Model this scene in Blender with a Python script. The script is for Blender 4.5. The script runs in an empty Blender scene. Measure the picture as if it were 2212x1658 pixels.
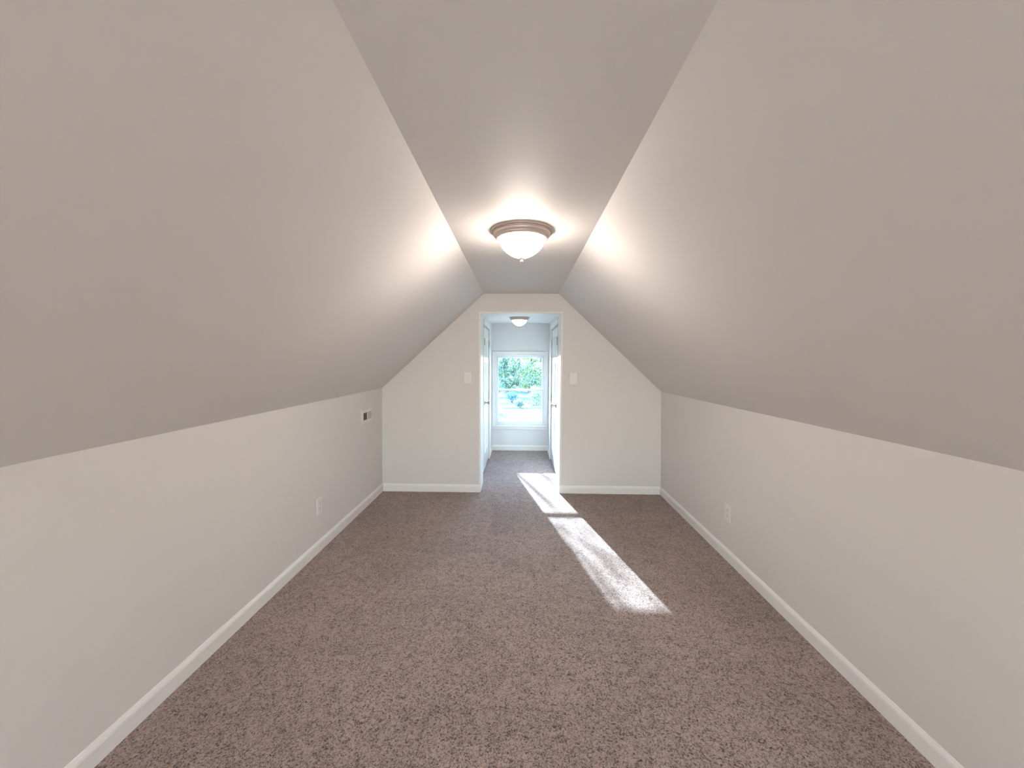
import bpy, bmesh, math, random
from mathutils import Vector, Matrix
random.seed(7)
S = bpy.context.scene
COL = S.collection

# ------------------------------------------------------------------ camera
YAW, PITCH, ROLL, F_PX, CAM_H = 0.0218, 0.0611, 0.0052, 859.3, 1.385
cy, sy, cp, sp = math.cos(YAW), math.sin(YAW), math.cos(PITCH), math.sin(PITCH)
fw = Vector((-sy * cp, cy * cp, -sp)); rt = Vector((cy, sy, 0)); up = rt.cross(fw)
c_, s_ = math.cos(ROLL), math.sin(ROLL)
r2 = rt * c_ + up * s_; u2 = up * c_ - rt * s_
cam_data = bpy.data.cameras.new('camera'); cam = bpy.data.objects.new('camera', cam_data)
COL.objects.link(cam)
cam_data.sensor_fit = 'HORIZONTAL'; cam_data.sensor_width = 36.0
cam_data.lens = F_PX * 36.0 / 2212.0; cam_data.clip_start = 0.02; cam_data.clip_end = 600
M = Matrix((r2, u2, -fw)).transposed().to_4x4(); M.translation = (0, 0, CAM_H)
cam.matrix_world = M
S.camera = cam

# ------------------------------------------------------------------ light
SUN_DIR = Vector((-0.2214, 1.0, 0.358)).normalized()          # towards the sun
SUN_EL = math.asin(SUN_DIR.z); SUN_AZ = math.atan2(SUN_DIR.x, SUN_DIR.y)
w = bpy.data.worlds.new('sky'); S.world = w; w.use_nodes = True
wn = w.node_tree; wn.nodes.clear()
wo = wn.nodes.new('ShaderNodeOutputWorld'); wb = wn.nodes.new('ShaderNodeBackground')
sk = wn.nodes.new('ShaderNodeTexSky'); sk.sky_type = 'NISHITA'; sk.sun_disc = False
sk.sun_elevation = SUN_EL; sk.sun_rotation = SUN_AZ; sk.air_density = 1.0; sk.dust_density = 0.6; sk.ozone_density = 1.5
wb.inputs['Strength'].default_value = 2.45
wt = wn.nodes.new('ShaderNodeMix'); wt.data_type = 'RGBA'; wt.blend_type = 'MULTIPLY'; wt.inputs[0].default_value = 1.0
wt.inputs[7].default_value = (0.64, 0.88, 1.22, 1)        # white balance set for the warm lamps
wn.links.new(sk.outputs[0], wt.inputs[6]); wn.links.new(wt.outputs[2], wb.inputs['Color']); wn.links.new(wb.outputs[0], wo.inputs['Surface'])
sl = bpy.data.lights.new('sun', 'SUN'); sl.energy = 24.0; sl.color = (0.80, 0.94, 1.10); sl.angle = math.radians(0.53)
so = bpy.data.objects.new('sun', sl); COL.objects.link(so); so.rotation_euler = SUN_DIR.to_track_quat('Z', 'Y').to_euler()
so.location = (0, 20, 20)
LAMP_E = 50.0
HALL_LAMP_E = 1.9
LAMP_COL = (1.0, 0.88, 0.77)
REAR_FILL = 48.0
S.view_settings.view_transform = 'Standard'; S.view_settings.look = 'None'
S.view_settings.exposure = 0.70; S.view_settings.gamma = 1.0; S.view_settings.use_curve_mapping = False

YB = -2.6                              # rear wall of the room, behind the camera
def area(name, loc, rot, sx, sz, energy, color, portal=False):
    l = bpy.data.lights.new(name, 'AREA'); l.shape = 'RECTANGLE'; l.size = sx; l.size_y = sz
    l.energy = energy; l.color = color; l.cycles.is_portal = portal
    o = bpy.data.objects.new(name, l); COL.objects.link(o); o.location = loc; o.rotation_euler = rot
    return o
# sky portal at the hall window; the rear area lights are added room fill
area('window_portal', (-0.01, 6.20, 0.93), (math.radians(-90), 0, 0), 0.78, 1.08, 1.0, (1, 1, 1), True)
RX0, RX1, RZ0, RZ1 = 0.78, 1.20, 0.42, 1.27   # pair of unseen windows added in the rear gable wall for the fill
for s in (-1, 1): area('rear_fill', (s * (RX0 + RX1) / 2, YB - 0.22, (RZ0 + RZ1) / 2), (math.radians(90), 0, 0), RX1 - RX0, RZ1 - RZ0, REAR_FILL, (1.0, 0.965, 0.93))

# ------------------------------------------------------------------ materials
def new_mat(name):
    m = bpy.data.materials.new(name); m.use_nodes = True
    return m, m.node_tree, m.node_tree.nodes['Principled BSDF']

def plain(name, col, rough=0.5, metal=0.0, spec=0.5, coat=0.0):
    m, nt, b = new_mat(name)
    b.inputs['Base Color'].default_value = (*col, 1); b.inputs['Roughness'].default_value = rough
    b.inputs['Metallic'].default_value = metal; b.inputs['Specular IOR Level'].default_value = spec
    b.inputs['Coat Weight'].default_value = coat
    nz = nt.nodes.new('ShaderNodeTexNoise'); nz.inputs['Scale'].default_value = 90
    mr = nt.nodes.new('ShaderNodeMapRange'); mr.inputs['To Min'].default_value = rough * 0.9; mr.inputs['To Max'].default_value = rough * 1.1
    nt.links.new(nz.outputs['Fac'], mr.inputs['Value']); nt.links.new(mr.outputs[0], b.inputs['Roughness'])
    return m

def painted(name, col, var=0.03, bump=0.08, rough=0.75, scale=260.0):
    """rolled wall paint: hardly visible stipple and slow tone drift"""
    m, nt, b = new_mat(name)
    tc = nt.nodes.new('ShaderNodeTexCoord')
    n1 = nt.nodes.new('ShaderNodeTexNoise'); n1.inputs['Scale'].default_value = 1.1; n1.inputs['Detail'].default_value = 3
    n2 = nt.nodes.new('ShaderNodeTexNoise'); n2.inputs['Scale'].default_value = scale; n2.inputs['Detail'].default_value = 2
    mix = nt.nodes.new('ShaderNodeMix'); mix.data_type = 'RGBA'
    mix.inputs[6].default_value = (*[x * (1 - var) for x in col], 1)
    mix.inputs[7].default_value = (*[min(1, x * (1 + var)) for x in col], 1)
    nt.links.new(tc.outputs['Object'], n1.inputs['Vector']); nt.links.new(tc.outputs['Object'], n2.inputs['Vector'])
    nt.links.new(n1.outputs['Fac'], mix.inputs[0]); nt.links.new(mix.outputs[2], b.inputs['Base Color'])
    bp = nt.nodes.new('ShaderNodeBump'); bp.inputs['Strength'].default_value = bump; bp.inputs['Distance'].default_value = 0.001
    nt.links.new(n2.outputs['Fac'], bp.inputs['Height']); nt.links.new(bp.outputs[0], b.inputs['Normal'])
    b.inputs['Roughness'].default_value = rough; b.inputs['Specular IOR Level'].default_value = 0.3
    return m

WALL = (0.72, 0.685, 0.665)
m_wall = painted('greige_wall_paint', WALL)
m_ceil = painted('greige_ceiling_paint', (0.72, 0.68, 0.655), rough=0.58)
m_ceil.node_tree.nodes['Principled BSDF'].inputs['Specular IOR Level'].default_value = 0.34
m_hall = painted('grey_hall_paint', (0.74, 0.74, 0.735))
m_white_ceil = painted('white_hall_ceiling_paint', (0.80, 0.80, 0.79))
m_trim = painted('semi_gloss_white_trim', (0.83, 0.815, 0.79), 0.01, 0.02, 0.35, 60)
m_gloss = painted('gloss_white_door_enamel', (0.82, 0.83, 0.83), 0.01, 0.03, 0.13, 30)
m_gloss.node_tree.nodes['Principled BSDF'].inputs['Specular IOR Level'].default_value = 0.6
m_plate = plain('ivory_plastic', (0.78, 0.745, 0.715), 0.35)
m_slot = plain('dark_slot', (0.03, 0.028, 0.025), 0.6)
m_rocker = plain('dark_brown_plastic', (0.055, 0.045, 0.038), 0.4)
m_beige = plain('beige_plastic', (0.50, 0.44, 0.40), 0.45)
m_steel = plain('brushed_steel', (0.50, 0.48, 0.46), 0.35, 1.0)
m_bronze = plain('brushed_bronze_rim', (0.50, 0.41, 0.38), 0.45, 0.45)
m_brass = plain('aged_brass', (0.45, 0.37, 0.26), 0.3, 1.0)
m_vinyl = plain('white_vinyl', (0.74, 0.76, 0.78), 0.35)
m_roof = plain('outer_sheathing', (0.25, 0.22, 0.2), 0.9)
m_siding = plain('exterior_siding', (0.6, 0.6, 0.58), 0.8)

# carpet
def carpet_mat():
    m, nt, b = new_mat('taupe_cut_pile_carpet')
    N, L = nt.nodes.new, nt.links.new
    tc = N('ShaderNodeTexCoord')
    def noise(sc, det=2, rough=0.5, dist=0.0):
        n = N('ShaderNodeTexNoise'); n.inputs['Scale'].default_value = sc; n.inputs['Detail'].default_value = det
        n.inputs['Roughness'].default_value = rough; n.inputs['Distortion'].default_value = dist
        L(tc.outputs['Object'], n.inputs['Vector']); return n
    tuft = noise(145, 2, 0.65, 0.9); clump = noise(70, 2, 0.55, 1.5); swirl = noise(17, 2, 0.5, 1.0); lay = noise(1.6, 3, 0.55, 0.4); fib = noise(330, 1)
    r = N('ShaderNodeValToRGB'); e = r.color_ramp.elements
    e[0].position = 0.39; e[0].color = (0.052, 0.026, 0.018, 1)  # shade in the gaps between tufts, painted into the pile colour
    e[1].position = 0.59; e[1].color = (0.50, 0.375, 0.33, 1)
    k = r.color_ramp.elements.new(0.475); k.color = (0.305, 0.212, 0.178, 1)
    a = N('ShaderNodeMath'); a.operation = 'MULTIPLY_ADD'; a.inputs[1].default_value = 0.45; L(clump.outputs['Fac'], a.inputs[0])
    q = N('ShaderNodeMath'); q.operation = 'MULTIPLY'; q.inputs[1].default_value = 0.55; L(tuft.outputs['Fac'], q.inputs[0]); L(q.outputs[0], a.inputs[2])
    sw = N('ShaderNodeMath'); sw.operation = 'MULTIPLY_ADD'; sw.inputs[1].default_value = 0.14; L(swirl.outputs['Fac'], sw.inputs[0])
    sb = N('ShaderNodeMath'); sb.operation = 'SUBTRACT'; sb.inputs[1].default_value = 0.07; L(a.outputs[0], sb.inputs[0]); L(sb.outputs[0], sw.inputs[2])
    L(sw.outputs[0], r.inputs['Fac'])
    mr = N('ShaderNodeMapRange'); mr.inputs['From Min'].default_value = 0.3; mr.inputs['From Max'].default_value = 0.7
    mr.inputs['To Min'].default_value = 0.86; mr.inputs['To Max'].default_value = 1.14; L(lay.outputs['Fac'], mr.inputs['Value'])
    mx = N('ShaderNodeMix'); mx.data_type = 'RGBA'; mx.blend_type = 'MULTIPLY'; mx.inputs[0].default_value = 1.0
    L(r.outputs['Color'], mx.inputs[6]); L(mr.outputs[0], mx.inputs[7]); L(mx.outputs[2], b.inputs['Base Color'])
    b.inputs['Roughness'].default_value = 0.95; b.inputs['Specular IOR Level'].default_value = 0.1
    b.inputs['Sheen Weight'].default_value = 0.4; b.inputs['Sheen Roughness'].default_value = 0.5
    f2 = N('ShaderNodeMath'); f2.operation = 'MULTIPLY_ADD'; f2.inputs[1].default_value = 0.15; L(fib.outputs['Fac'], f2.inputs[0]); L(a.outputs[0], f2.inputs[2])
    bp = N('ShaderNodeBump'); bp.inputs['Strength'].default_value = 1.0; bp.inputs['Distance'].default_value = 0.016
    L(f2.outputs[0], bp.inputs['Height']); L(bp.outputs[0], b.inputs['Normal'])
    return m
m_carpet = carpet_mat()

def bowl_mat(name, strength, col):
    """frosted, faintly ribbed glass bowl lit from inside by its bulb"""
    m, nt, b = new_mat(name); N, L = nt.nodes.new, nt.links.new
    b.inputs['Base Color'].default_value = (0.85, 0.82, 0.76, 1); b.inputs['Roughness'].default_value = 0.35
    tc = N('ShaderNodeTexCoord'); sx = N('ShaderNodeSeparateXYZ'); L(tc.outputs['Object'], sx.inputs[0])
    at = N('ShaderNodeMath'); at.operation = 'ARCTAN2'; L(sx.outputs['Y'], at.inputs[0]); L(sx.outputs['X'], at.inputs[1])
    ml = N('ShaderNodeMath'); ml.operation = 'MULTIPLY'; ml.inputs[1].default_value = 28; L(at.outputs[0], ml.inputs[0])
    sn = N('ShaderNodeMath'); sn.operation = 'SINE'; L(ml.outputs[0], sn.inputs[0])
    mr = N('ShaderNodeMapRange'); mr.inputs['From Min'].default_value = -1; mr.inputs['To Min'].default_value = 0.82; mr.inputs['To Max'].default_value = 1.1
    L(sn.outputs[0], mr.inputs['Value'])
    nz = N('ShaderNodeTexNoise'); nz.inputs['Scale'].default_value = 14; L(tc.outputs['Object'], nz.inputs['Vector'])
    mm = N('ShaderNodeMath'); mm.operation = 'MULTIPLY'; L(mr.outputs[0], mm.inputs[0]); L(nz.outputs['Fac'], mm.inputs[1])
    m3 = N('ShaderNodeMath'); m3.operation = 'MULTIPLY'; m3.inputs[1].default_value = strength * 2; L(mm.outputs[0], m3.inputs[0])
    b.inputs['Emission Color'].default_value = (*col, 1); L(m3.outputs[0], b.inputs['Emission Strength'])
    return m
m_bowl = bowl_mat('lit_alabaster_glass', LAMP_E, LAMP_COL); m_bowl2 = bowl_mat('lit_ribbed_glass', HALL_LAMP_E, (1.0, 0.80, 0.50))

def glass_mat():
    m = bpy.data.materials.new('window_glass'); m.use_nodes = True; nt = m.node_tree; nt.nodes.clear(); N, L = nt.nodes.new, nt.links.new
    o = N('ShaderNodeOutputMaterial'); t = N('ShaderNodeBsdfTransparent'); g = N('ShaderNodeBsdfGlossy'); g.inputs['Roughness'].default_value = 0.02
    t.inputs['Color'].default_value = (0.93, 0.96, 0.95, 1)
    fr = N('ShaderNodeFresnel'); fr.inputs['IOR'].default_value = 1.45; mx = N('ShaderNodeMixShader')
    L(fr.outputs[0], mx.inputs[0]); L(t.outputs[0], mx.inputs[1]); L(g.outputs[0], mx.inputs[2]); L(mx.outputs[0], o.inputs['Surface'])
    return m
m_glass = glass_mat()

def leaf_mat(name, col, trans=0.5):
    m = bpy.data.materials.new(name); m.use_nodes = True; nt = m.node_tree; nt.nodes.clear(); N, L = nt.nodes.new, nt.links.new
    o = N('ShaderNodeOutputMaterial'); d = N('ShaderNodeBsdfDiffuse'); t = N('ShaderNodeBsdfTranslucent'); mx = N('ShaderNodeMixShader')
    nz = N('ShaderNodeTexNoise'); nz.inputs['Scale'].default_value = 1.5
    hs = N('ShaderNodeHueSaturation'); hs.inputs['Color'].default_value = (*col, 1)
    mr = N('ShaderNodeMapRange'); mr.inputs['To Min'].default_value = 0.75; mr.inputs['To Max'].default_value = 1.3
    L(nz.outputs['Fac'], mr.inputs['Value']); L(mr.outputs[0], hs.inputs['Value'])
    L(hs.outputs[0], d.inputs['Color']); L(hs.outputs[0], t.inputs['Color'])
    mx.inputs[0].default_value = trans
    L(d.outputs[0], mx.inputs[1]); L(t.outputs[0], mx.inputs[2]); L(mx.outputs[0], o.inputs['Surface'])
    return m
m_leaves = [leaf_mat('leaf_yellow_green', (0.42, 0.44, 0.17)), leaf_mat('leaf_mid_green', (0.19, 0.30, 0.15)),
            leaf_mat('leaf_blue_green', (0.14, 0.25, 0.27)), leaf_mat('leaf_pale', (0.66, 0.62, 0.46))]
m_bark = painted('grey_brown_bark', (0.17, 0.14, 0.12), 0.3, 1.0, 0.95, 12)
def ground_mat():
    m, nt, b = new_mat('dry_lawn'); N, L = nt.nodes.new, nt.links.new
    tc = N('ShaderNodeTexCoord')
    n = N('ShaderNodeTexNoise'); n.inputs['Scale'].default_value = 0.9; n.inputs['Detail'].default_value = 8; n.inputs['Roughness'].default_value = 0.7
    L(tc.outputs['Object'], n.inputs['Vector'])
    r = N('ShaderNodeValToRGB'); e = r.color_ramp.elements
    e[0].position = 0.3; e[0].color = (0.045, 0.075, 0.035, 1); e[1].position = 0.65; e[1].color = (0.24, 0.22, 0.145, 1)
    L(n.outputs['Fac'], r.inputs['Fac']); L(r.outputs['Color'], b.inputs['Base Color']); b.inputs['Roughness'].default_value = 1
    return m
m_ground = ground_mat()
m_gravel = painted('pale_concrete', (0.30, 0.285, 0.27), 0.15, 0.3, 0.9, 8)
m_timber = painted('weathered_timber', (0.33, 0.27, 0.25), 0.2, 0.6, 0.9, 20)

# ------------------------------------------------------------------ mesh helpers
def obj(name, bm, mats, parent=None, smooth=False, bevel=0.0, kind=None, label=None, loc=None):
    bmesh.ops.recalc_face_normals(bm, faces=bm.faces)
    me = bpy.data.meshes.new(name); bm.to_mesh(me); bm.free()
    for m in (mats if isinstance(mats, list) else [mats]): me.materials.append(m)
    if smooth: me.polygons.foreach_set('use_smooth', [True] * len(me.polygons))
    o = bpy.data.objects.new(name, me); COL.objects.link(o)
    if parent: o.parent = parent
    if loc: o.location = loc
    if bevel:
        md = o.modifiers.new('bevel', 'BEVEL'); md.width = bevel; md.segments = 2; md.limit_method = 'ANGLE'; md.angle_limit = math.radians(40)
    if kind: o['kind'] = kind
    if label: o['label'] = label
    return o
def tag(o, label, cat, group=None):
    o['label'] = label; o['category'] = cat
    if group: o['group'] = group
    return o
def empty(name, loc, rz=0.0):
    o = bpy.data.objects.new(name, None); o.empty_display_size = 0.05; COL.objects.link(o); o.location = loc; o.rotation_euler = (0, 0, rz)
    return o
def hexa(bm, p):
    """eight points: four of the one face, then the matching four of the other"""
    v = [bm.verts.new(q) for q in p]
    for f in ((0, 1, 2, 3), (7, 6, 5, 4), (0, 4, 5, 1), (1, 5, 6, 2), (2, 6, 7, 3), (3, 7, 4, 0)): bm.faces.new([v[i] for i in f])
def box(bm, x0, x1, y0, y1, z0, z1):
    hexa(bm, [(x0, y0, z0), (x1, y0, z0), (x1, y1, z0), (x0, y1, z0), (x0, y0, z1), (x1, y0, z1), (x1, y1, z1), (x0, y1, z1)])
def B(*b):
    bm = bmesh.new()
    for q in b: box(bm, *q)
    return bm
def slab(inner, out):
    """an inner quad and its outward offset vector"""
    bm = bmesh.new(); o = Vector(out); hexa(bm, [Vector(q) for q in inner] + [Vector(q) + o for q in inner]); return bm
def lathe(profile, n=48, closed=False):
    bm = bmesh.new(); rings = []
    for r, z in profile:
        if r < 1e-6: rings.append([bm.verts.new((0, 0, z))])
        else: rings.append([bm.verts.new((r * math.cos(2 * math.pi * i / n), r * math.sin(2 * math.pi * i / n), z)) for i in range(n)])
    for a, b in zip(rings, rings[1:]):
        for i in range(n):
            j = (i + 1) % n
            if len(a) == 1: bm.faces.new([a[0], b[i], b[j]])
            elif len(b) == 1: bm.faces.new([a[i], b[0], a[j]])
            else: bm.faces.new([a[i], b[i], b[j], a[j]])
    return bm
def sweep(profile, a, b, nrm):
    """profile (depth, height) swept from a to b; depth goes along nrm; ends capped"""
    bm = bmesh.new(); a, b, n = Vector(a), Vector(b), Vector(nrm).normalized(); Z = Vector((0, 0, 1))
    ra = [bm.verts.new(a + n * d + Z * h) for d, h in profile]; rb = [bm.verts.new(b + n * d + Z * h) for d, h in profile]
    k = len(profile)
    for i in range(k): bm.faces.new([ra[i], ra[(i + 1) % k], rb[(i + 1) % k], rb[i]])
    bm.faces.new(ra[::-1]); bm.faces.new(rb); return bm

# ------------------------------------------------------------------ room shell
YB, YE, YH = -2.6, 4.083, 6.021       # rear wall, end wall with the doorway, wall with the window
WT = 0.29                             # depth of the doorway reveal
JL, JR, JT = -0.413, 0.4075, 1.855    # doorway sides and head
HL, HR, HZ = -0.440, 0.425, 1.929     # hall sides and hall ceiling
ext = lambda a, b, y: a + (b - a) * (y - 1.2) / (YE - 1.2)
# (near value at y = 1.2, far value at the end wall) of each long edge of the room
FL, FR = (-1.4480, -1.4500), (1.4395, 1.4600)      # floor lines
KL, KR = (-1.4375, -1.4378), (1.4320, 1.4345)      # top of the knee walls
KLz, KRz = (1.0806, 1.0835), (1.0753, 1.0655)
CLx, CRx, CZ = (-0.3630, -0.3800), (0.3690, 0.3790), (2.0615, 2.0530)
E = lambda t, y: ext(t[0], t[1], y)
Y0, Y1 = YB - 0.02, YE + 0.03

obj('floor', B((-1.7, 1.7, YB - 0.15, YE + 0.01, -0.12, 0.0), (-0.75, 0.75, YE + 0.01, YH + 0.02, -0.12, 0.0)), m_carpet, kind='structure')
obj('wall_left', slab([(E(FL, Y0), Y0, -0.01), (E(FL, Y1), Y1, -0.01), (E(KL, Y1), Y1, E(KLz, Y1)), (E(KL, Y0), Y0, E(KLz, Y0))], (-0.14, 0, 0)), m_wall, kind='structure')
obj('wall_right', slab([(E(FR, Y0), Y0, -0.01), (E(FR, Y1), Y1, -0.01), (E(KR, Y1), Y1, E(KRz, Y1)), (E(KR, Y0), Y0, E(KRz, Y0))], (0.14, 0, 0)), m_wall, kind='structure')
def slope(name, kx, kz, cx, s):
    e = []
    for y, k in ((Y0, 0), (Y1, 1)):
        a = Vector((E(kx, y), y, E(kz, y))); b = Vector((E(cx, y), y, E(CZ, y)))
        d = (b - a).normalized(); e.append((a, b))
    o = Vector((s * 0.095, 0, 0.105))
    return obj(name, slab([e[0][0], e[1][0], e[1][1], e[0][1]], o), m_ceil, kind='structure')
slope('wall_upper_left', KL, KLz, CLx, -1); slope('wall_upper_right', KR, KRz, CRx, 1)
obj('ceiling', slab([(E(CLx, Y0), Y0, E(CZ, Y0)), (E(CRx, Y0), Y0, E(CZ, Y0)), (E(CRx, Y1), Y1, E(CZ, Y1)), (E(CLx, Y1), Y1, E(CZ, Y1))], (0, 0, 0.14)), m_ceil, kind='structure')
# roof deck over everything keeps the daylight out of the joints
rb = bmesh.new()
for s in (-1, 1):
    hexa(rb, [(s * 1.75, YB - 0.3, 1.05), (s * 1.75, YH + 0.25, 1.05), (0, YH + 0.25, 2.62), (0, YB - 0.3, 2.62),
              (s * 1.80, YB - 0.3, 1.15), (s * 1.80, YH + 0.25, 1.15), (0, YH + 0.25, 2.74), (0, YB - 0.3, 2.74)])
obj('roof', rb, m_roof, kind='structure')
obj('wall_end', B((-1.62, JL - 0.018, YE, YE + WT, -0.05, 2.2), (JR + 0.018, 1.62, YE, YE + WT, -0.05, 2.2), (JL - 0.018, JR + 0.018, YE, YE + WT, JT + 0.018, 2.2)), m_wall, kind='structure')
# rear gable wall with openings for the added windows
rw = [(-RX0, RX0, YB - 0.14, YB, -0.05, 2.2)]
for a, b in ((-RX1, -RX0), (RX0, RX1)): rw += [(a, b, YB - 0.14, YB, -0.05, RZ0), (a, b, YB - 0.14, YB, RZ1, 2.2)]
rw += [(-1.62, -RX1, YB - 0.14, YB, -0.05, 2.2), (RX1, 1.62, YB - 0.14, YB, -0.05, 2.2)]
obj('wall_rear', B(*rw), m_wall, kind='structure')
# hall walls with the two closet door openings
DZ = 1.80
LD0, LD1, RD0, RD1 = 4.635, 5.49, 4.555, 5.49
def hall_side(name, x, s, d0, d1):
    xa, xb = (x - 0.12, x) if s < 0 else (x, x + 0.12)
    return obj(name, B((xa, xb, YE + WT - 0.0, d0, -0.05, HZ + 0.05), (xa, xb, d1, YH + 0.01, -0.05, HZ + 0.05), (xa, xb, d0, d1, DZ, HZ + 0.05),
                       (x + s * 0.12, x + s * 0.14, d0 - 0.05, d1 + 0.05, -0.05, DZ + 0.1)), m_hall, kind='structure')
hall_side('wall_hall_left', HL, -1, LD0, LD1); hall_side('wall_hall_right', HR, 1, RD0, RD1)
obj('ceiling_hall', B((-0.6, 0.6, YE + WT - 0.0, YH + 0.1, HZ, HZ + 0.08)), m_white_ceil, kind='structure')
WX0, WX1, WZ0, WZ1 = -0.388, 0.371, 0.372, 1.458
obj('wall_hall_end', B((-0.95, WX0, YH, YH + 0.13, -0.05, 2.2), (WX1, 0.95, YH, YH + 0.13, -0.05, 2.2), (WX0, WX1, YH, YH + 0.13, -0.05, WZ0), (WX0, WX1, YH, YH + 0.13, WZ1, 2.2)), m_hall, kind='structure')

# ------------------------------------------------------------------ baseboards
BP = [(0, 0), (0.013, 0), (0.013, 0.058), (0.011, 0.066), (0.007, 0.073), (0.004, 0.079), (0, 0.081)]
def base(name, a, b, n):
    return obj(name, sweep(BP, a, b, n), m_trim, kind='structure')
base('baseboard_left', (E(FL, YB) + 0.0005, YB, 0), (E(FL, YE) + 0.0005, YE, 0), (1, 0, 0))
base('baseboard_right', (E(FR, YB) - 0.0005, YB, 0), (E(FR, YE) - 0.0005, YE, 0), (-1, 0, 0))
base('baseboard_end_left', (FL[1] + 0.013, YE, 0), (JL - 0.006, YE, 0), (0, -1, 0))
base('baseboard_end_right', (JR + 0.004, YE, 0), (FR[1] - 0.013, YE, 0), (0, -1, 0))
base('baseboard_rear', (-1.42, YB, 0), (1.39, YB, 0), (0, 1, 0))
base('baseboard_hall_end', (HL + 0.013, YH, 0), (HR - 0.013, YH, 0), (0, -1, 0))
base('baseboard_hall_left', (HL, LD1 + 0.075, 0), (HL, YH, 0), (1, 0, 0))
base('baseboard_hall_right', (HR, RD1 + 0.075, 0), (HR, YH, 0), (-1, 0, 0))

# ------------------------------------------------------------------ doorway lining
t = B((JL - 0.018, JL, YE - 0.004, YE + WT, 0, JT), (JR, JR + 0.018, YE - 0.004, YE + WT, 0, JT), (JL - 0.018, JR + 0.018, YE - 0.004, YE + WT, JT, JT + 0.018))
tr = obj('trim_1', t, m_trim, kind='structure', bevel=0.0015)
sp_ = obj('strike_plate', B((JR - 0.0015, JR, YE + 0.012, YE + 0.040, 1.085, 1.145)), m_trim, tr)
for z in (1.128, 1.105):
    sc = lathe([(0, 0), (0.0035, 0), (0.0035, 0.002), (0, 0.002)], 10)
    o = obj('screw', sc, m_slot, sp_); o.rotation_euler = (0, -math.pi / 2, 0); o.location = (JR - 0.0012, YE + 0.022, z)

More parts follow.
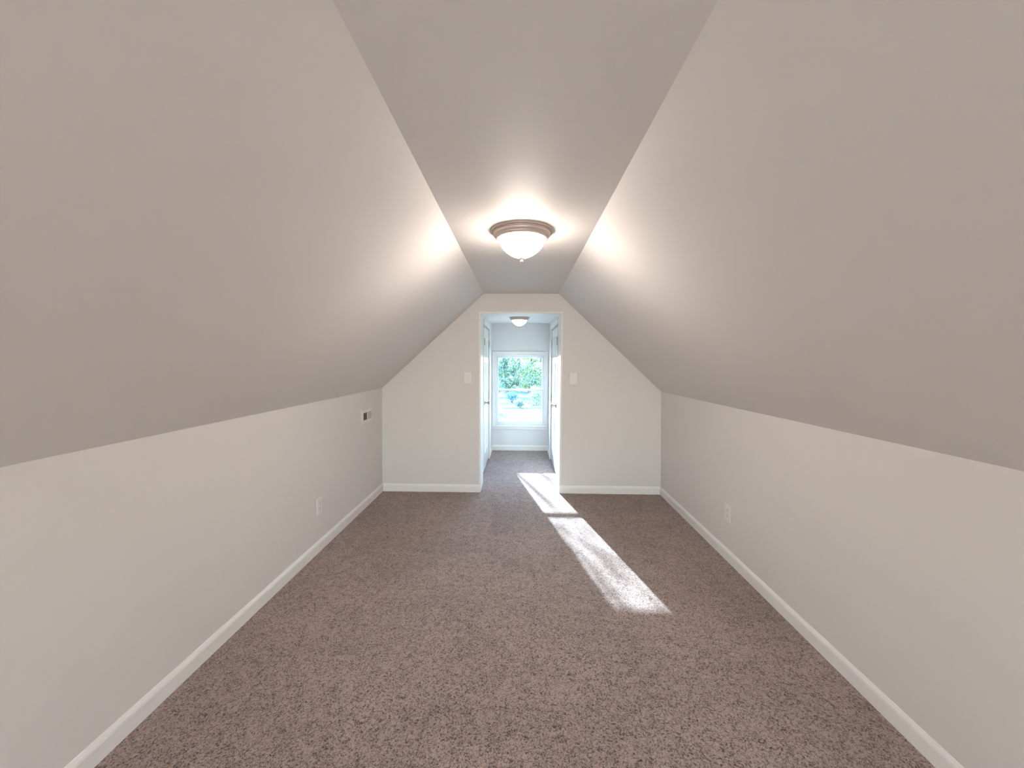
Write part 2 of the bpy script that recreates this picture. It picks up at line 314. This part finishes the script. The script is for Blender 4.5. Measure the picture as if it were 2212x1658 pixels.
# ------------------------------------------------------------------ closet doors
def rect_frame(bm, y0, y1, z0, z1, x, s, wdt, depth):
    """sloping moulding round a sunk panel: outer edge at x, inner edge sunk by depth; s points to the hall"""
    o = [(x, y0, z0), (x, y1, z0), (x, y1, z1), (x, y0, z1)]
    i = [(x - s * depth, y0 + wdt, z0 + wdt), (x - s * depth, y1 - wdt, z0 + wdt), (x - s * depth, y1 - wdt, z1 - wdt), (x - s * depth, y0 + wdt, z1 - wdt)]
    vo = [bm.verts.new(q) for q in o]; vi = [bm.verts.new(q) for q in i]
    for k in range(4): bm.faces.new([vo[k], vo[(k + 1) % 4], vi[(k + 1) % 4], vi[k]])
def closet_door(name, x, s, y0, y1, knob_y, knob_z, near_hinge, far_hinges, label):
    """x: hall wall plane, s: +1 if the hall lies on the +x side. leaf from y0 to y1."""
    fx = x - s * 0.004                                     # leaf face
    z0, z1 = 0.015, DZ - 0.022
    ys = [y0, y0 + 0.11, (y0 + y1) / 2 - 0.05, (y0 + y1) / 2 + 0.05, y1 - 0.11, y1]
    zs = [z0, z0 + 0.19, 0.66, 0.82, 1.34, 1.42, z1 - 0.11, z1]
    root = empty(name, (x, (y0 + y1) / 2, 0)); root['kind'] = 'structure'
    ox, oy = x, (y0 + y1) / 2
    T = lambda bm: (bmesh.ops.translate(bm, verts=bm.verts, vec=(-ox, -oy, 0)), bm)[1]
    bk = fx - s * 0.035
    def bb(a, b, c, d): return (min(fx, bk), max(fx, bk), a, b, c, d)
    fr = B(bb(ys[0], ys[1], z0, z1), bb(ys[4], ys[5], z0, z1), bb(ys[2], ys[3], z0, z1))
    for a, b in ((0, 1), (2, 3), (4, 5), (6, 7)):
        for c, d in ((1, 2), (3, 4)): box(fr, *bb(ys[c], ys[d], zs[a], zs[b]))
    obj('door_frame', T(fr), m_gloss, root)
    for c, d in ((1, 2), (3, 4)):
        for a, b in ((1, 2), (3, 4), (5, 6)):
            p = bmesh.new(); rect_frame(p, ys[c], ys[d], zs[a], zs[b], fx, s, 0.014, 0.012)
            g = 0.014; q = [fx - s * 0.012, fx - s * 0.026]
            box(p, min(q), max(q), ys[c] + g, ys[d] - g, zs[a] + g, zs[b] - g)
            g2 = 0.035; v1 = [fx - s * 0.012] * 4; hexa(p, [(fx - s * 0.012, ys[c] + g + 0.004, zs[a] + g + 0.004), (fx - s * 0.012, ys[d] - g - 0.004, zs[a] + g + 0.004), (fx - s * 0.012, ys[d] - g - 0.004, zs[b] - g - 0.004), (fx - s * 0.012, ys[c] + g + 0.004, zs[b] - g - 0.004),
                (fx - s * 0.005, ys[c] + g2, zs[a] + g2), (fx - s * 0.005, ys[d] - g2, zs[a] + g2), (fx - s * 0.005, ys[d] - g2, zs[b] - g2), (fx - s * 0.005, ys[c] + g2, zs[b] - g2)])
            obj('door_panel', T(p), m_gloss, root)
    # knob with rose
    prof = [(0, 0), (0.029, 0), (0.029, 0.004), (0.022, 0.008), (0.010, 0.011), (0.008, 0.030), (0.012, 0.036), (0.023, 0.043), (0.0265, 0.052), (0.023, 0.061), (0.012, 0.066), (0, 0.067)]
    k = obj('door_knob', lathe(prof, 24), m_brass, root, smooth=True, label='aged brass knob'); k.rotation_euler = (0, s * math.pi / 2, 0); k.location = (fx - ox, knob_y - oy, knob_z)
    # hinge: leaf plates and knuckle
    for hy, hz in near_hinge + far_hinges:
        h = B((min(x, x + s * 0.003) - ox, max(x, x + s * 0.003) - ox, hy - 0.016 - oy, hy + 0.016 - oy, hz - 0.045, hz + 0.045))
        kn = lathe([(0, -0.046), (0.006, -0.046), (0.006, 0.046), (0, 0.046)], 12)
        kn.transform(Matrix.Translation((x + s * 0.006 - ox, hy - oy, hz))); me = bpy.data.meshes.new('t'); kn.to_mesh(me); kn.free(); h.from_mesh(me); bpy.data.meshes.remove(me)
        obj('hinge', h, m_steel, root, label='grey steel hinge')
    # casing round the opening, on the hall wall
    o0, o1 = y0 - 0.02, y1 + 0.012
    c = lambda a, b, z_0, z_1: (min(x, x + s * 0.015), max(x, x + s * 0.015), a, b, z_0, z_1)
    cs = B(c(o1, o1 + 0.06, 0, DZ + 0.055), c(y0 - 0.15, o1, DZ, DZ + 0.055))
    cs_o = obj('casing', T(cs), m_trim, root, bevel=0.003)
    st = B((min(bk - s * 0.012, bk), max(bk - s * 0.012, bk), y0 + 0.002, y1, 0, DZ))
    obj('door_stop', T(st), m_hall, root)
    return root
closet_door('door_1', HL, 1, LD0 + 0.155, LD1 - 0.012, 4.90, 0.852, [(LD0 + 0.165, 1.60)], [(LD1 - 0.006, 1.60), (LD1 - 0.006, 0.895)], '')
closet_door('door_2', HR, -1, RD0 + 0.110, RD1 - 0.012, 4.79, 0.835, [(RD0 + 0.120, 1.605)], [(RD1 - 0.006, 1.60), (RD1 - 0.006, 0.865)], '')
bpy.data.objects['door_1'].name = 'door_1'

# ------------------------------------------------------------------ hall window
def window(name, x0, x1, z0, z1, yi, d, sg, zr, casing=True):
    """double hung window; yi inner wall face, sg +1: outdoors lies towards +y"""
    root = empty(name, ((x0 + x1) / 2, yi, z0)); root['kind'] = 'structure'
    ox, oy, oz = root.location
    def mk(nm, boxes, mat, parent=root, bev=0.0):
        bm = bmesh.new()
        for a in boxes:
            ya, yb = sorted((yi + sg * a[2], yi + sg * a[3])); box(bm, a[0] - ox, a[1] - ox, ya - oy, yb - oy, a[4] - oz, a[5] - oz)
        return obj(nm, bm, mat, parent, bevel=bev)
    cw = 0.05
    if casing:
        mk('casing', [(x0 - cw + 0.004, x0 + 0.004, -0.018, 0, z0 + 0.016, z1 + cw), (x1 - 0.004, x1 + cw - 0.011, -0.018, 0, z0 + 0.016, z1 + cw), (x0 + 0.004, x1 - 0.004, -0.018, 0, z1 - 0.004, z1 + cw)], m_trim, bev=0.003)
        mk('casing_bead', [(x0 + 0.004 - 0.012, x0 + 0.008, -0.024, -0.018, z0 + 0.016, z1 + 0.006), (x1 - 0.008, x1 + 0.008, -0.024, -0.018, z0 + 0.016, z1 + 0.006), (x0 + 0.008, x1 - 0.008, -0.024, -0.018, z1 - 0.008, z1 + 0.006)], m_trim, bev=0.002)
    # jamb lining with stepped stops
    mk('window_frame', [(x0, x0 + 0.014, 0, d, z0, z1), (x1 - 0.014, x1, 0, d, z0, z1), (x0, x1, 0, d, z1 - 0.014, z1), (x0, x1, 0.01, d + 0.05, z0 - 0.01, z0 + 0.016),
                        (x0 + 0.014, x0 + 0.022, 0.0, 0.018, z0 + 0.016, z1 - 0.014), (x1 - 0.022, x1 - 0.014, 0.0, 0.018, z0 + 0.016, z1 - 0.014), (x0 + 0.014, x1 - 0.014, 0.0, 0.018, z1 - 0.022, z1 - 0.014)], m_vinyl, bev=0.0015)
    mk('sill', [(x0 - cw - 0.003, x1 + cw - 0.012, -0.042, 0.03, z0 - 0.006, z0 + 0.016)], m_trim, bev=0.004)
    mk('apron', [(x0 - cw - 0.001, x1 + cw - 0.014, -0.016, 0, z0 - 0.048, z0 - 0.006)], m_trim, bev=0.003)
    # lower sash (inner track) and upper sash (outer track)
    xi0, xi1 = x0 + 0.013, x1 - 0.013
    zb = z0 + 0.018; st = 0.034
    ls = mk('lower_sash', [(xi0, xi0 + st, 0.020, 0.045, zb, zr + 0.013), (xi1 - st, xi1, 0.020, 0.045, zb, zr + 0.013), (xi0 + st, xi1 - st, 0.020, 0.045, zb, zb + 0.056), (xi0 + st, xi1 - st, 0.020, 0.045, zr - 0.013, zr + 0.013)], m_vinyl, bev=0.0015)
    mk('glass_pane', [(xi0 + st, xi1 - st, 0.031, 0.034, zb + 0.056, zr - 0.013)], m_glass, ls)
    us = mk('upper_sash', [(xi0, xi0 + st, 0.050, 0.075, zr - 0.012, z1 - 0.013), (xi1 - st, xi1, 0.050, 0.075, zr - 0.012, z1 - 0.013), (xi0 + st, xi1 - st, 0.050, 0.075, zr - 0.012, zr + 0.012), (xi0 + st, xi1 - st, 0.050, 0.075, z1 - 0.048, z1 - 0.013)], m_vinyl, bev=0.0015)
    mk('glass_pane', [(xi0 + st, xi1 - st, 0.061, 0.064, zr + 0.012, z1 - 0.048)], m_glass, us)
    return root
window('window_1', WX0, WX1, WZ0, WZ1, YH, 0.13, 1, 0.925)
window('window_2_added', -RX1, -RX0, RZ0, RZ1, YB, 0.14, -1, 0.85)  # added window behind the camera, an opening for the fill light
window('window_3_added', RX0, RX1, RZ0, RZ1, YB, 0.14, -1, 0.85)  # its added twin on the right, likewise unseen

# ------------------------------------------------------------------ ceiling lamps
def flush_lamp(loc, sc, bowl, label):
    r = empty('ceiling_light', loc)
    tag(r, label, 'ceiling light')
    R = 0.1625
    rim = [(0, 0), (R, 0), (R, -0.008), (R - 0.002, -0.0105), (R - 0.0055, -0.012), (R - 0.009, -0.012), (R - 0.0095, -0.0145), (R - 0.0125, -0.0165), (R - 0.013, -0.0225), (R - 0.0155, -0.028), (R - 0.0195, -0.0315),
           (R - 0.0205, -0.034), (R - 0.0235, -0.035), (R - 0.0245, -0.038), (R - 0.0285, -0.0425), (R - 0.034, -0.045), (R - 0.0395, -0.044), (R - 0.042, -0.040), (R - 0.044, -0.032), (0, -0.030)]
    o = obj('lamp_rim', lathe([(a * sc, z * sc) for a, z in rim], 72), m_bronze, r, smooth=True)
    md = o.modifiers.new('edges', 'EDGE_SPLIT'); md.split_angle = math.radians(28)
    n = 16; dome = []
    for i in range(n + 1):
        u = i / n; rr = 0.1225 * (1 - u ** 1.9) ** 0.62 if u < 1 else 0; dome.append((rr, -0.034 - 0.108 * u))
    bm = bmesh.new(); N = 112; rings = []
    for rr, z in dome:
        if rr < 1e-6: rings.append([bm.verts.new((0, 0, z * sc))])
        else: rings.append([bm.verts.new((rr * sc * (1 + 0.008 * math.cos(28 * a)) * math.cos(a), rr * sc * (1 + 0.008 * math.cos(28 * a)) * math.sin(a), z * sc)) for a in [2 * math.pi * k / N for k in range(N)]])
    for a, b in zip(rings, rings[1:]):
        for k in range(N):
            j = (k + 1) % N
            bm.faces.new([a[k], b[0], a[j]] if len(b) == 1 else [a[k], b[k], b[j], a[j]])
    obj('glass_bowl', bm, bowl, r, smooth=True, label='glowing frosted ribbed glass bowl')
    fin = [(0, -0.136), (0.013, -0.137), (0.014, -0.142), (0.008, -0.146), (0.0045, -0.149), (0.0065, -0.152), (0.0085, -0.157), (0.0065, -0.162), (0, -0.164)]
    obj('finial', lathe([(a * sc, z * sc) for a, z in fin], 24), m_bronze, r, smooth=True)
    return r
flush_lamp((0.0014, 2.133, E(CZ, 2.133)), 1.0, m_bowl, 'larger lit dome ceiling light on the flat ceiling of the attic room')
flush_lamp((0.0014, -1.45, 2.068), 1.0, m_bowl, 'added dome ceiling light, unseen behind the camera, brightening the attic room')  # extra lamp added out of view to lift the room's brightness
flush_lamp((-0.022, 5.174, HZ), 0.81, m_bowl2, 'smaller lit dome ceiling light in the hall beyond the doorway')
# old round patch in the ceiling in front of the lamp
pz = E(CZ, 1.93)
obj('ceiling_patch', lathe([(0, -0.0005), (0.083, -0.0005), (0.090, 0.0005), (0, 0.0005)], 48), m_ceil, bpy.data.objects['ceiling'], loc=(0, 1.945, pz), smooth=False)

# ------------------------------------------------------------------ plates on the walls
def rounded_plate(w_, h_, t_, bev=0.003):
    """plate in its own x-z plane, front towards -y"""
    bm = bmesh.new(); k = bev
    hexa(bm, [(-w_ / 2, 0, -h_ / 2), (w_ / 2, 0, -h_ / 2), (w_ / 2, 0, h_ / 2), (-w_ / 2, 0, h_ / 2),
              (-w_ / 2, -t_ * 0.45, -h_ / 2), (w_ / 2, -t_ * 0.45, -h_ / 2), (w_ / 2, -t_ * 0.45, h_ / 2), (-w_ / 2, -t_ * 0.45, h_ / 2)])
    hexa(bm, [(-w_ / 2, -t_ * 0.45, -h_ / 2), (w_ / 2, -t_ * 0.45, -h_ / 2), (w_ / 2, -t_ * 0.45, h_ / 2), (-w_ / 2, -t_ * 0.45, h_ / 2),
              (-w_ / 2 + k, -t_, -h_ / 2 + k), (w_ / 2 - k, -t_, -h_ / 2 + k), (w_ / 2 - k, -t_, h_ / 2 - k), (-w_ / 2 + k, -t_, h_ / 2 - k)])
    return bm
def screw(parent, x, y, z, m=None):
    o = obj('screw', lathe([(0, 0), (0.003, 0), (0.0028, 0.001), (0, 0.0014)], 12), m or m_plate, parent); o.rotation_euler = (math.pi / 2, 0, 0); o.location = (x, y, z)
# light switch left of the doorway
sw = empty('light_switch', (-0.545, YE, 1.195)); tag(sw, 'light switch plate with a toggle, on the end wall left of the doorway', 'light switch')
obj('plate', rounded_plate(0.076, 0.121, 0.006), m_plate, sw)
tg = bmesh.new(); hexa(tg, [(-0.005, -0.006, -0.012), (0.005, -0.006, -0.012), (0.005, -0.006, 0.012), (-0.005, -0.006, 0.012), (-0.0035, -0.017, -0.012), (0.0035, -0.017, -0.012), (0.0035, -0.014, -0.001), (-0.0035, -0.014, -0.001)])
obj('toggle', tg, m_plate, sw)
obj('toggle_slot', B((-0.006, 0.006, -0.0066, -0.0058, -0.0135, 0.0135)), m_beige, sw)
for z in (0.030, -0.030): screw(sw, 0, -0.006, z, m_beige)
bl = empty('wall_plate', (0.538, YE, 1.193)); tag(bl, 'blank wall plate on the end wall right of the doorway', 'wall plate')
obj('plate', rounded_plate(0.078, 0.121, 0.006), m_plate, bl)
for z in (0.042, -0.042): screw(bl, 0, -0.006, z)
# duplex outlets on the knee walls
def outlet(loc, rz, label):
    o = empty('outlet', loc, rz); tag(o, label, 'outlet')
    obj('plate', rounded_plate(0.072, 0.116, 0.006), m_plate, o)
    for z in (0.0195, -0.0195):
        bm = bmesh.new(); n = 20; f = []; g = []
        for k in range(n):
            a = 2 * math.pi * k / n; x = 0.0170 * math.cos(a); zz = max(-0.0125, min(0.0125, 0.0170 * math.sin(a)))
            f.append(bm.verts.new((x, -0.0055, z + zz))); g.append(bm.verts.new((x * 0.96, -0.0078, z + zz * 0.96)))
        bm.faces.new(f); bm.faces.new(g)
        for k in range(n): bm.faces.new([f[k], f[(k + 1) % n], g[(k + 1) % n], g[k]])
        rc = obj('receptacle', bm, m_plate, o)
        obj('slot', B((-0.0075, -0.0055, -0.0081, -0.0070, z - 0.001, z + 0.0075), (0.0055, 0.0072, -0.0081, -0.0070, z, z + 0.0065), (-0.002, 0.002, -0.0081, -0.0070, z - 0.009, z - 0.005)), m_slot, rc)
    screw(o, 0, -0.006, 0)
    return o
def wall_x(Ft, Kt, Kz, y, z): return E(Ft, y) + (E(Kt, y) - E(Ft, y)) * z / E(Kz, y)
outlet((wall_x(FL, KL, KLz, 2.773, 0.327) + 0.0004, 2.773, 0.327), math.pi / 2, 'electrical outlet low on the left knee wall')
outlet((wall_x(FR, KR, KRz, 2.73, 0.332) - 0.0010, 2.730, 0.332), -math.pi / 2, 'electrical outlet low on the right knee wall')
# double plate with dark insert on the left knee wall
dp = empty('wall_plate', (wall_x(FL, KL, KLz, 3.655, 0.855) + 0.0004, 3.655, 0.855), math.pi / 2)
tag(dp, 'double wall plate with a dark and a beige insert on the left knee wall', 'wall plate')
PW, PH = 0.240, 0.124
# frame of the plate around the two square openings (local x runs along the wall, away from the camera)
xs = [-0.120, -0.079, 0.014, 0.024, 0.116, 0.120]; zi = 0.034
obj('plate', B((xs[0], xs[1], -0.008, 0, -PH / 2, PH / 2), (xs[2], xs[3], -0.008, 0, -PH / 2, PH / 2), (xs[4], xs[5], -0.008, 0, -PH / 2, PH / 2),
               (xs[1], xs[2], -0.008, 0, zi, PH / 2), (xs[1], xs[2], -0.008, 0, -PH / 2, -zi), (xs[3], xs[4], -0.008, 0, zi, PH / 2), (xs[3], xs[4], -0.008, 0, -PH / 2, -zi)), m_plate, dp)
obj('dark_insert', B((xs[1], xs[2], -0.003, 0, -zi, zi), (xs[1] + 0.014, xs[2] - 0.014, -0.0055, -0.003, -zi + 0.008, zi - 0.008)), m_rocker, dp, label='dark brown insert')
obj('beige_insert', B((xs[3], xs[4], -0.006, 0, -zi, zi)), m_beige, dp, label='beige insert')

# ------------------------------------------------------------------ outdoors
GZ = -3.0
bm = bmesh.new()
n = 48; vs = {}
for i in range(n + 1):
    for j in range(n + 1):
        x = -150 + 300 * i / n; y = -60 + 320 * j / n
        h = GZ + 0.12 * math.sin(x * 0.31 + y * 0.17) + 0.10 * math.sin(y * 0.43 - x * 0.11)
        vs[i, j] = bm.verts.new((x, y, h))
for i in range(n):
    for j in range(n): bm.faces.new([vs[i, j], vs[i + 1, j], vs[i + 1, j + 1], vs[i, j + 1]])
g = obj('ground', bm, m_ground, kind='structure', smooth=True)
bm = bmesh.new()
P = [(-14, 46.5, 50), (-6, 44.8, 48.3), (2, 43.8, 47.2), (10, 43.6, 46.8), (18, 44.2, 47.2)]
for (xa, a0, a1), (xb, b0, b1) in zip(P, P[1:]):
    hexa(bm, [(xa, a0, GZ - 0.3), (xb, b0, GZ - 0.3), (xb, b1, GZ - 0.3), (xa, a1, GZ - 0.3), (xa, a0, GZ + 0.24), (xb, b0, GZ + 0.24), (xb, b1, GZ + 0.24), (xa, a1, GZ + 0.24)])
obj('driveway', bm, m_gravel, kind='structure')

def limb(bm, pts, rad, n=6):
    rings = []
    for k, (p, r) in enumerate(zip(pts, rad)):
        p = Vector(p); d = (Vector(pts[min(k + 1, len(pts) - 1)]) - Vector(pts[max(k - 1, 0)])).normalized()
        a = d.orthogonal().normalized(); b = d.cross(a)
        rings.append([bm.verts.new(p + (a * math.cos(2 * math.pi * i / n) + b * math.sin(2 * math.pi * i / n)) * r) for i in range(n)])
    for u, v in zip(rings, rings[1:]):
        for i in range(n): bm.faces.new([u[i], u[(i + 1) % n], v[(i + 1) % n], v[i]])
    bm.faces.new(rings[0][::-1]); bm.faces.new(rings[-1])
def wander(rng, a, d, length, k, jit):
    pts = [Vector(a)]; d = Vector(d).normalized()
    for _ in range(k):
        d = (d + Vector((rng.uniform(-jit, jit), rng.uniform(-jit, jit), rng.uniform(-jit, jit)))).normalized(); pts.append(pts[-1] + d * length / k)
    return pts, d
def leaf_cloud(rng, centres, rads, count, size, weights):
    verts, faces, mi = [], [], []
    for _ in range(count):
        c, r = rng.choice(list(zip(centres, rads)))
        v = Vector((rng.gauss(0, 1), rng.gauss(0, 1), rng.gauss(0, 1))).normalized() * r * rng.random() ** 0.45
        p = Vector(c) + v
        a = Vector((rng.gauss(0, 1), rng.gauss(0, 1), rng.gauss(0, 1))).normalized(); b = a.orthogonal().normalized()
        s = size * rng.uniform(0.6, 1.4); k = len(verts)
        verts += [p - a * s, p + b * s * 0.5, p + a * s, p - b * s * 0.5]; faces.append((k, k + 1, k + 2, k + 3))
        mi.append(rng.choices(range(4), weights)[0])
    me = bpy.data.meshes.new('foliage'); me.from_pydata([tuple(q) for q in verts], [], faces)
    for m in m_leaves: me.materials.append(m)
    me.polygons.foreach_set('material_index', mi)
    return me
def tree(name, x, y, h, r, seed, label, weights, count=7000, size=0.17, low=0.12, cat='tree', group=None):
    rng = random.Random(seed); root = empty(name, (x, y, GZ - 0.1)); tag(root, label, cat, group)
    tb = bmesh.new(); pts, d = wander(rng, (0, 0, -0.3), (0, 0, 1), h * 0.75, 5, 0.10)
    limb(tb, pts, [h * 0.028 * (1 - 0.15 * k) for k in range(6)], 8); obj('trunk', tb, m_bark, root)
    bb = bmesh.new(); cs, rs = [], []
    for k in range(9):
        b = pts[1 + k % 4]; a = rng.uniform(0, 2 * math.pi); q, _ = wander(rng, b, (math.cos(a), math.sin(a), rng.uniform(0.1, 0.8)), r * 0.9, 4, 0.3)
        limb(bb, q, [h * 0.009 * (1 - 0.2 * i) for i in range(5)], 5); cs += [q[2], q[4]]; rs += [r * 0.32, r * 0.38]
    obj('branches', bb, m_bark, root)
    for k in range(10):
        a = rng.uniform(0, 2 * math.pi); z = h * rng.uniform(low, 0.9); rr = r * rng.uniform(0.2, 0.7); cs.append(Vector((rr * math.cos(a), rr * math.sin(a), z))); rs.append(r * rng.uniform(0.25, 0.45))
    me = leaf_cloud(rng, cs, rs, count, size, weights); o = bpy.data.objects.new('foliage', me); COL.objects.link(o); o.parent = root; o['kind'] = 'stuff'
    return root
YG, MG, BG, PA = 0, 1, 2, 3
tree('tree', -1.9, 56, 9, 2.6, 1, 'leafy tree beyond the lawn, seen at the left of the upper window pane', (2, 3, 2, 2.5), 7000, 0.15)
tree('tree', 1.1, 53, 9, 1.9, 2, 'bright yellow-green tree in the middle of the upper window pane', (5, 2.5, 1, 3), 5000, 0.15)
tree('tree', 5.6, 57, 9, 2.6, 3, 'bluish green tree at the right edge of the upper window pane', (1, 2, 4, 2), 7000, 0.15)
for k, (x, y) in enumerate([(-4.4, 72), (3.9, 73), (10.9, 72), (-0.4, 82), (-9.3, 84), (8.6, 86)]):
    tree('tree', x, y, 12, 3.6, 20 + k, 'distant tree of the wood behind the nearer trees', (1.5, 3, 3, 3), 4500, 0.22, 0.02, group='distant wood behind the nearer trees')
tree('young_tree', 1.5, 38, 2.1, 1.0, 9, 'slim young tree with green leaves at the right of the lower window pane', (4, 4, 1, 2), 1100, 0.085, 0.1)
tree('young_tree', -2.75, 35, 3.4, 0.9, 10, 'young tree shading the lawn at the lower left of the lower window pane', (2, 4, 1, 1), 1500, 0.085, 0.1)
def shrub(x, y, r, h, seed, label, wts, count=1600):
    rng = random.Random(seed); root = empty('shrub', (x, y, GZ)); tag(root, label, 'shrub')
    bb = bmesh.new()
    for k in range(6):
        a = k * 1.05; q, _ = wander(rng, (0, 0, -0.1), (math.cos(a) * 0.6, math.sin(a) * 0.6, 1), h * 0.8, 3, 0.2); limb(bb, q, [0.03, 0.025, 0.02, 0.01], 5)
    obj('stems', bb, m_bark, root)
    me = leaf_cloud(rng, [(0, 0, h * 0.5), (r * 0.4, 0, h * 0.4), (-r * 0.4, 0, h * 0.4)], [r * 0.85, r * 0.6, r * 0.6], int(count * 0.5), 0.07, wts)
    o = bpy.data.objects.new('foliage', me); COL.objects.link(o); o.parent = root; o['kind'] = 'stuff'
shrub(-0.9, 41, 0.8, 1.2, 31, 'broad bluish shrub beside the driveway, left of centre in the lower pane', (0, 1, 5, 0))
shrub(-0.05, 36.6, 0.45, 0.8, 32, 'small shrub on the lawn below the broad shrub', (0, 2, 4, 1), 900)
shrub(-2.9, 51.5, 1.0, 1.6, 33, 'shrub at the upper left of the lower window pane', (2, 3, 3, 1))
for k, (x0, y0_, x1, y1_, lb) in enumerate([(0.25, 35.6, 2.6, 36.6, 'timber edging beam lying on the lawn, right half of the lower pane'), (-1.65, 35.6, -0.3, 35.9, 'timber edging beam lying on the lawn, left half of the lower pane'), (-3.6, 39.0, -1.2, 39.3, 'timber edging beam left of the broad shrub')]):
    L_ = math.hypot(x1 - x0, y1_ - y0_)
    o = obj('timber_beam', B((0, L_, -0.09, 0.09, 0, 0.20)), m_timber, bevel=0.015, loc=(x0, y0_, GZ - 0.03)); o.rotation_euler = (0, 0, math.atan2(y1_ - y0_, x1 - x0)); tag(o, lb, 'timber')

# tree close to the house, left of the view, whose limbs and leaves shade the sun patch
rng = random.Random(5)
TX, TY = -2.6, 11.0
nt_ = empty('tree', (TX, TY, GZ)); tag(nt_, 'sparse tree beside the house, left of the window view, dappling the sun patch', 'tree')
W = lambda x, dy, z: Vector((x - TX, dy, z - GZ))
tb = bmesh.new(); limb(tb, [(0, 0, -0.3), (0.05, 0, 2.0), (0.0, 0.1, 4.2), (0.12, 0.0, 6.0), (0.1, 0, 8.4)], [0.17, 0.14, 0.10, 0.06, 0.02], 10); obj('trunk', tb, m_bark, nt_)
limbs = [([W(-2.58, 0, 1.2), W(-1.95, 0, 1.65), W(-1.55, 0, 2.0), W(-1.415, 0, 2.24), W(-1.375, 0, 2.36), W(-1.345, 0, 2.48), W(-1.315, 0, 2.58), W(-1.30, 0, 2.68)], [0.045, 0.036, 0.030, 0.022, 0.022, 0.025, 0.020, 0.006]),
         ([W(-1.75, 0, 1.82), W(-1.35, 0, 2.02), W(-1.13, 0, 2.22), W(-1.10, 0, 2.34), W(-1.075, 0, 2.43), W(-1.04, 0, 2.52)], [0.028, 0.022, 0.017, 0.016, 0.014, 0.004]),
         ([W(-1.13, 0, 2.24), W(-1.04, 0, 2.31), W(-0.98, 0, 2.36), W(-0.92, 0, 2.39)], [0.014, 0.013, 0.012, 0.005]),
         ([W(-2.55, 0, 1.9), W(-2.1, 0, 2.3), W(-1.62, 0, 2.62), W(-1.37, 0, 2.81), W(-1.27, 0, 2.90), W(-1.19, 0, 2.96), W(-1.12, 0, 3.0), W(-0.98, 0, 3.05)], [0.040, 0.034, 0.022, 0.008, 0.008, 0.018, 0.015, 0.006]),
         ([W(-1.62, 0, 2.62), W(-1.48, 0, 2.80), W(-1.42, 0, 2.90), W(-1.385, 0, 2.99), W(-1.36, 0, 3.12), W(-1.30, 0, 3.3)], [0.022, 0.020, 0.017, 0.018, 0.014, 0.008]),
         ([W(-1.30, 0, 2.88), W(-1.25, 0, 2.98), W(-1.20, 0, 3.05), W(-1.12, 0, 3.12)], [0.012, 0.014, 0.012, 0.005])]
bb = bmesh.new(); tips = []; rads = []
for pts, rr in limbs: limb(bb, pts, rr, 7)
for k in range(16):
    z = 4.9 + 3.3 * k / 16; a = rng.uniform(0, 2 * math.pi)
    if z < 6.8 and math.cos(a) > 0: a = math.pi - a
    q, d = wander(rng, (0.05, 0, z), (math.cos(a), math.sin(a), rng.uniform(0.3, 0.8)), rng.uniform(1.0, 1.6), 5, 0.22)
    limb(bb, q, [0.030, 0.025, 0.02, 0.015, 0.01, 0.006], 6); tips += [q[3], q[5]]; rads += [0.28, 0.3]
obj('branches', bb, m_bark, nt_)
me = leaf_cloud(rng, tips, rads, 1500, 0.045, (3, 3, 1, 1)); o = bpy.data.objects.new('foliage', me); COL.objects.link(o); o.parent = nt_; o['kind'] = 'stuff'
sparse = [W(-1.40, 0, 3.0), W(-1.36, 0, 3.14), W(-1.26, 0, 3.02), W(-1.44, 0, 3.12), W(-1.38, 0, 2.80), W(-1.20, 0, 2.75), W(-1.15, 0, 3.16)]
me = leaf_cloud(rng, sparse, [0.10, 0.07, 0.06, 0.08, 0.08, 0.10, 0.06], 95, 0.024, (3, 3, 1, 1)); o = bpy.data.objects.new('foliage', me); COL.objects.link(o); o.parent = nt_; o['kind'] = 'stuff'
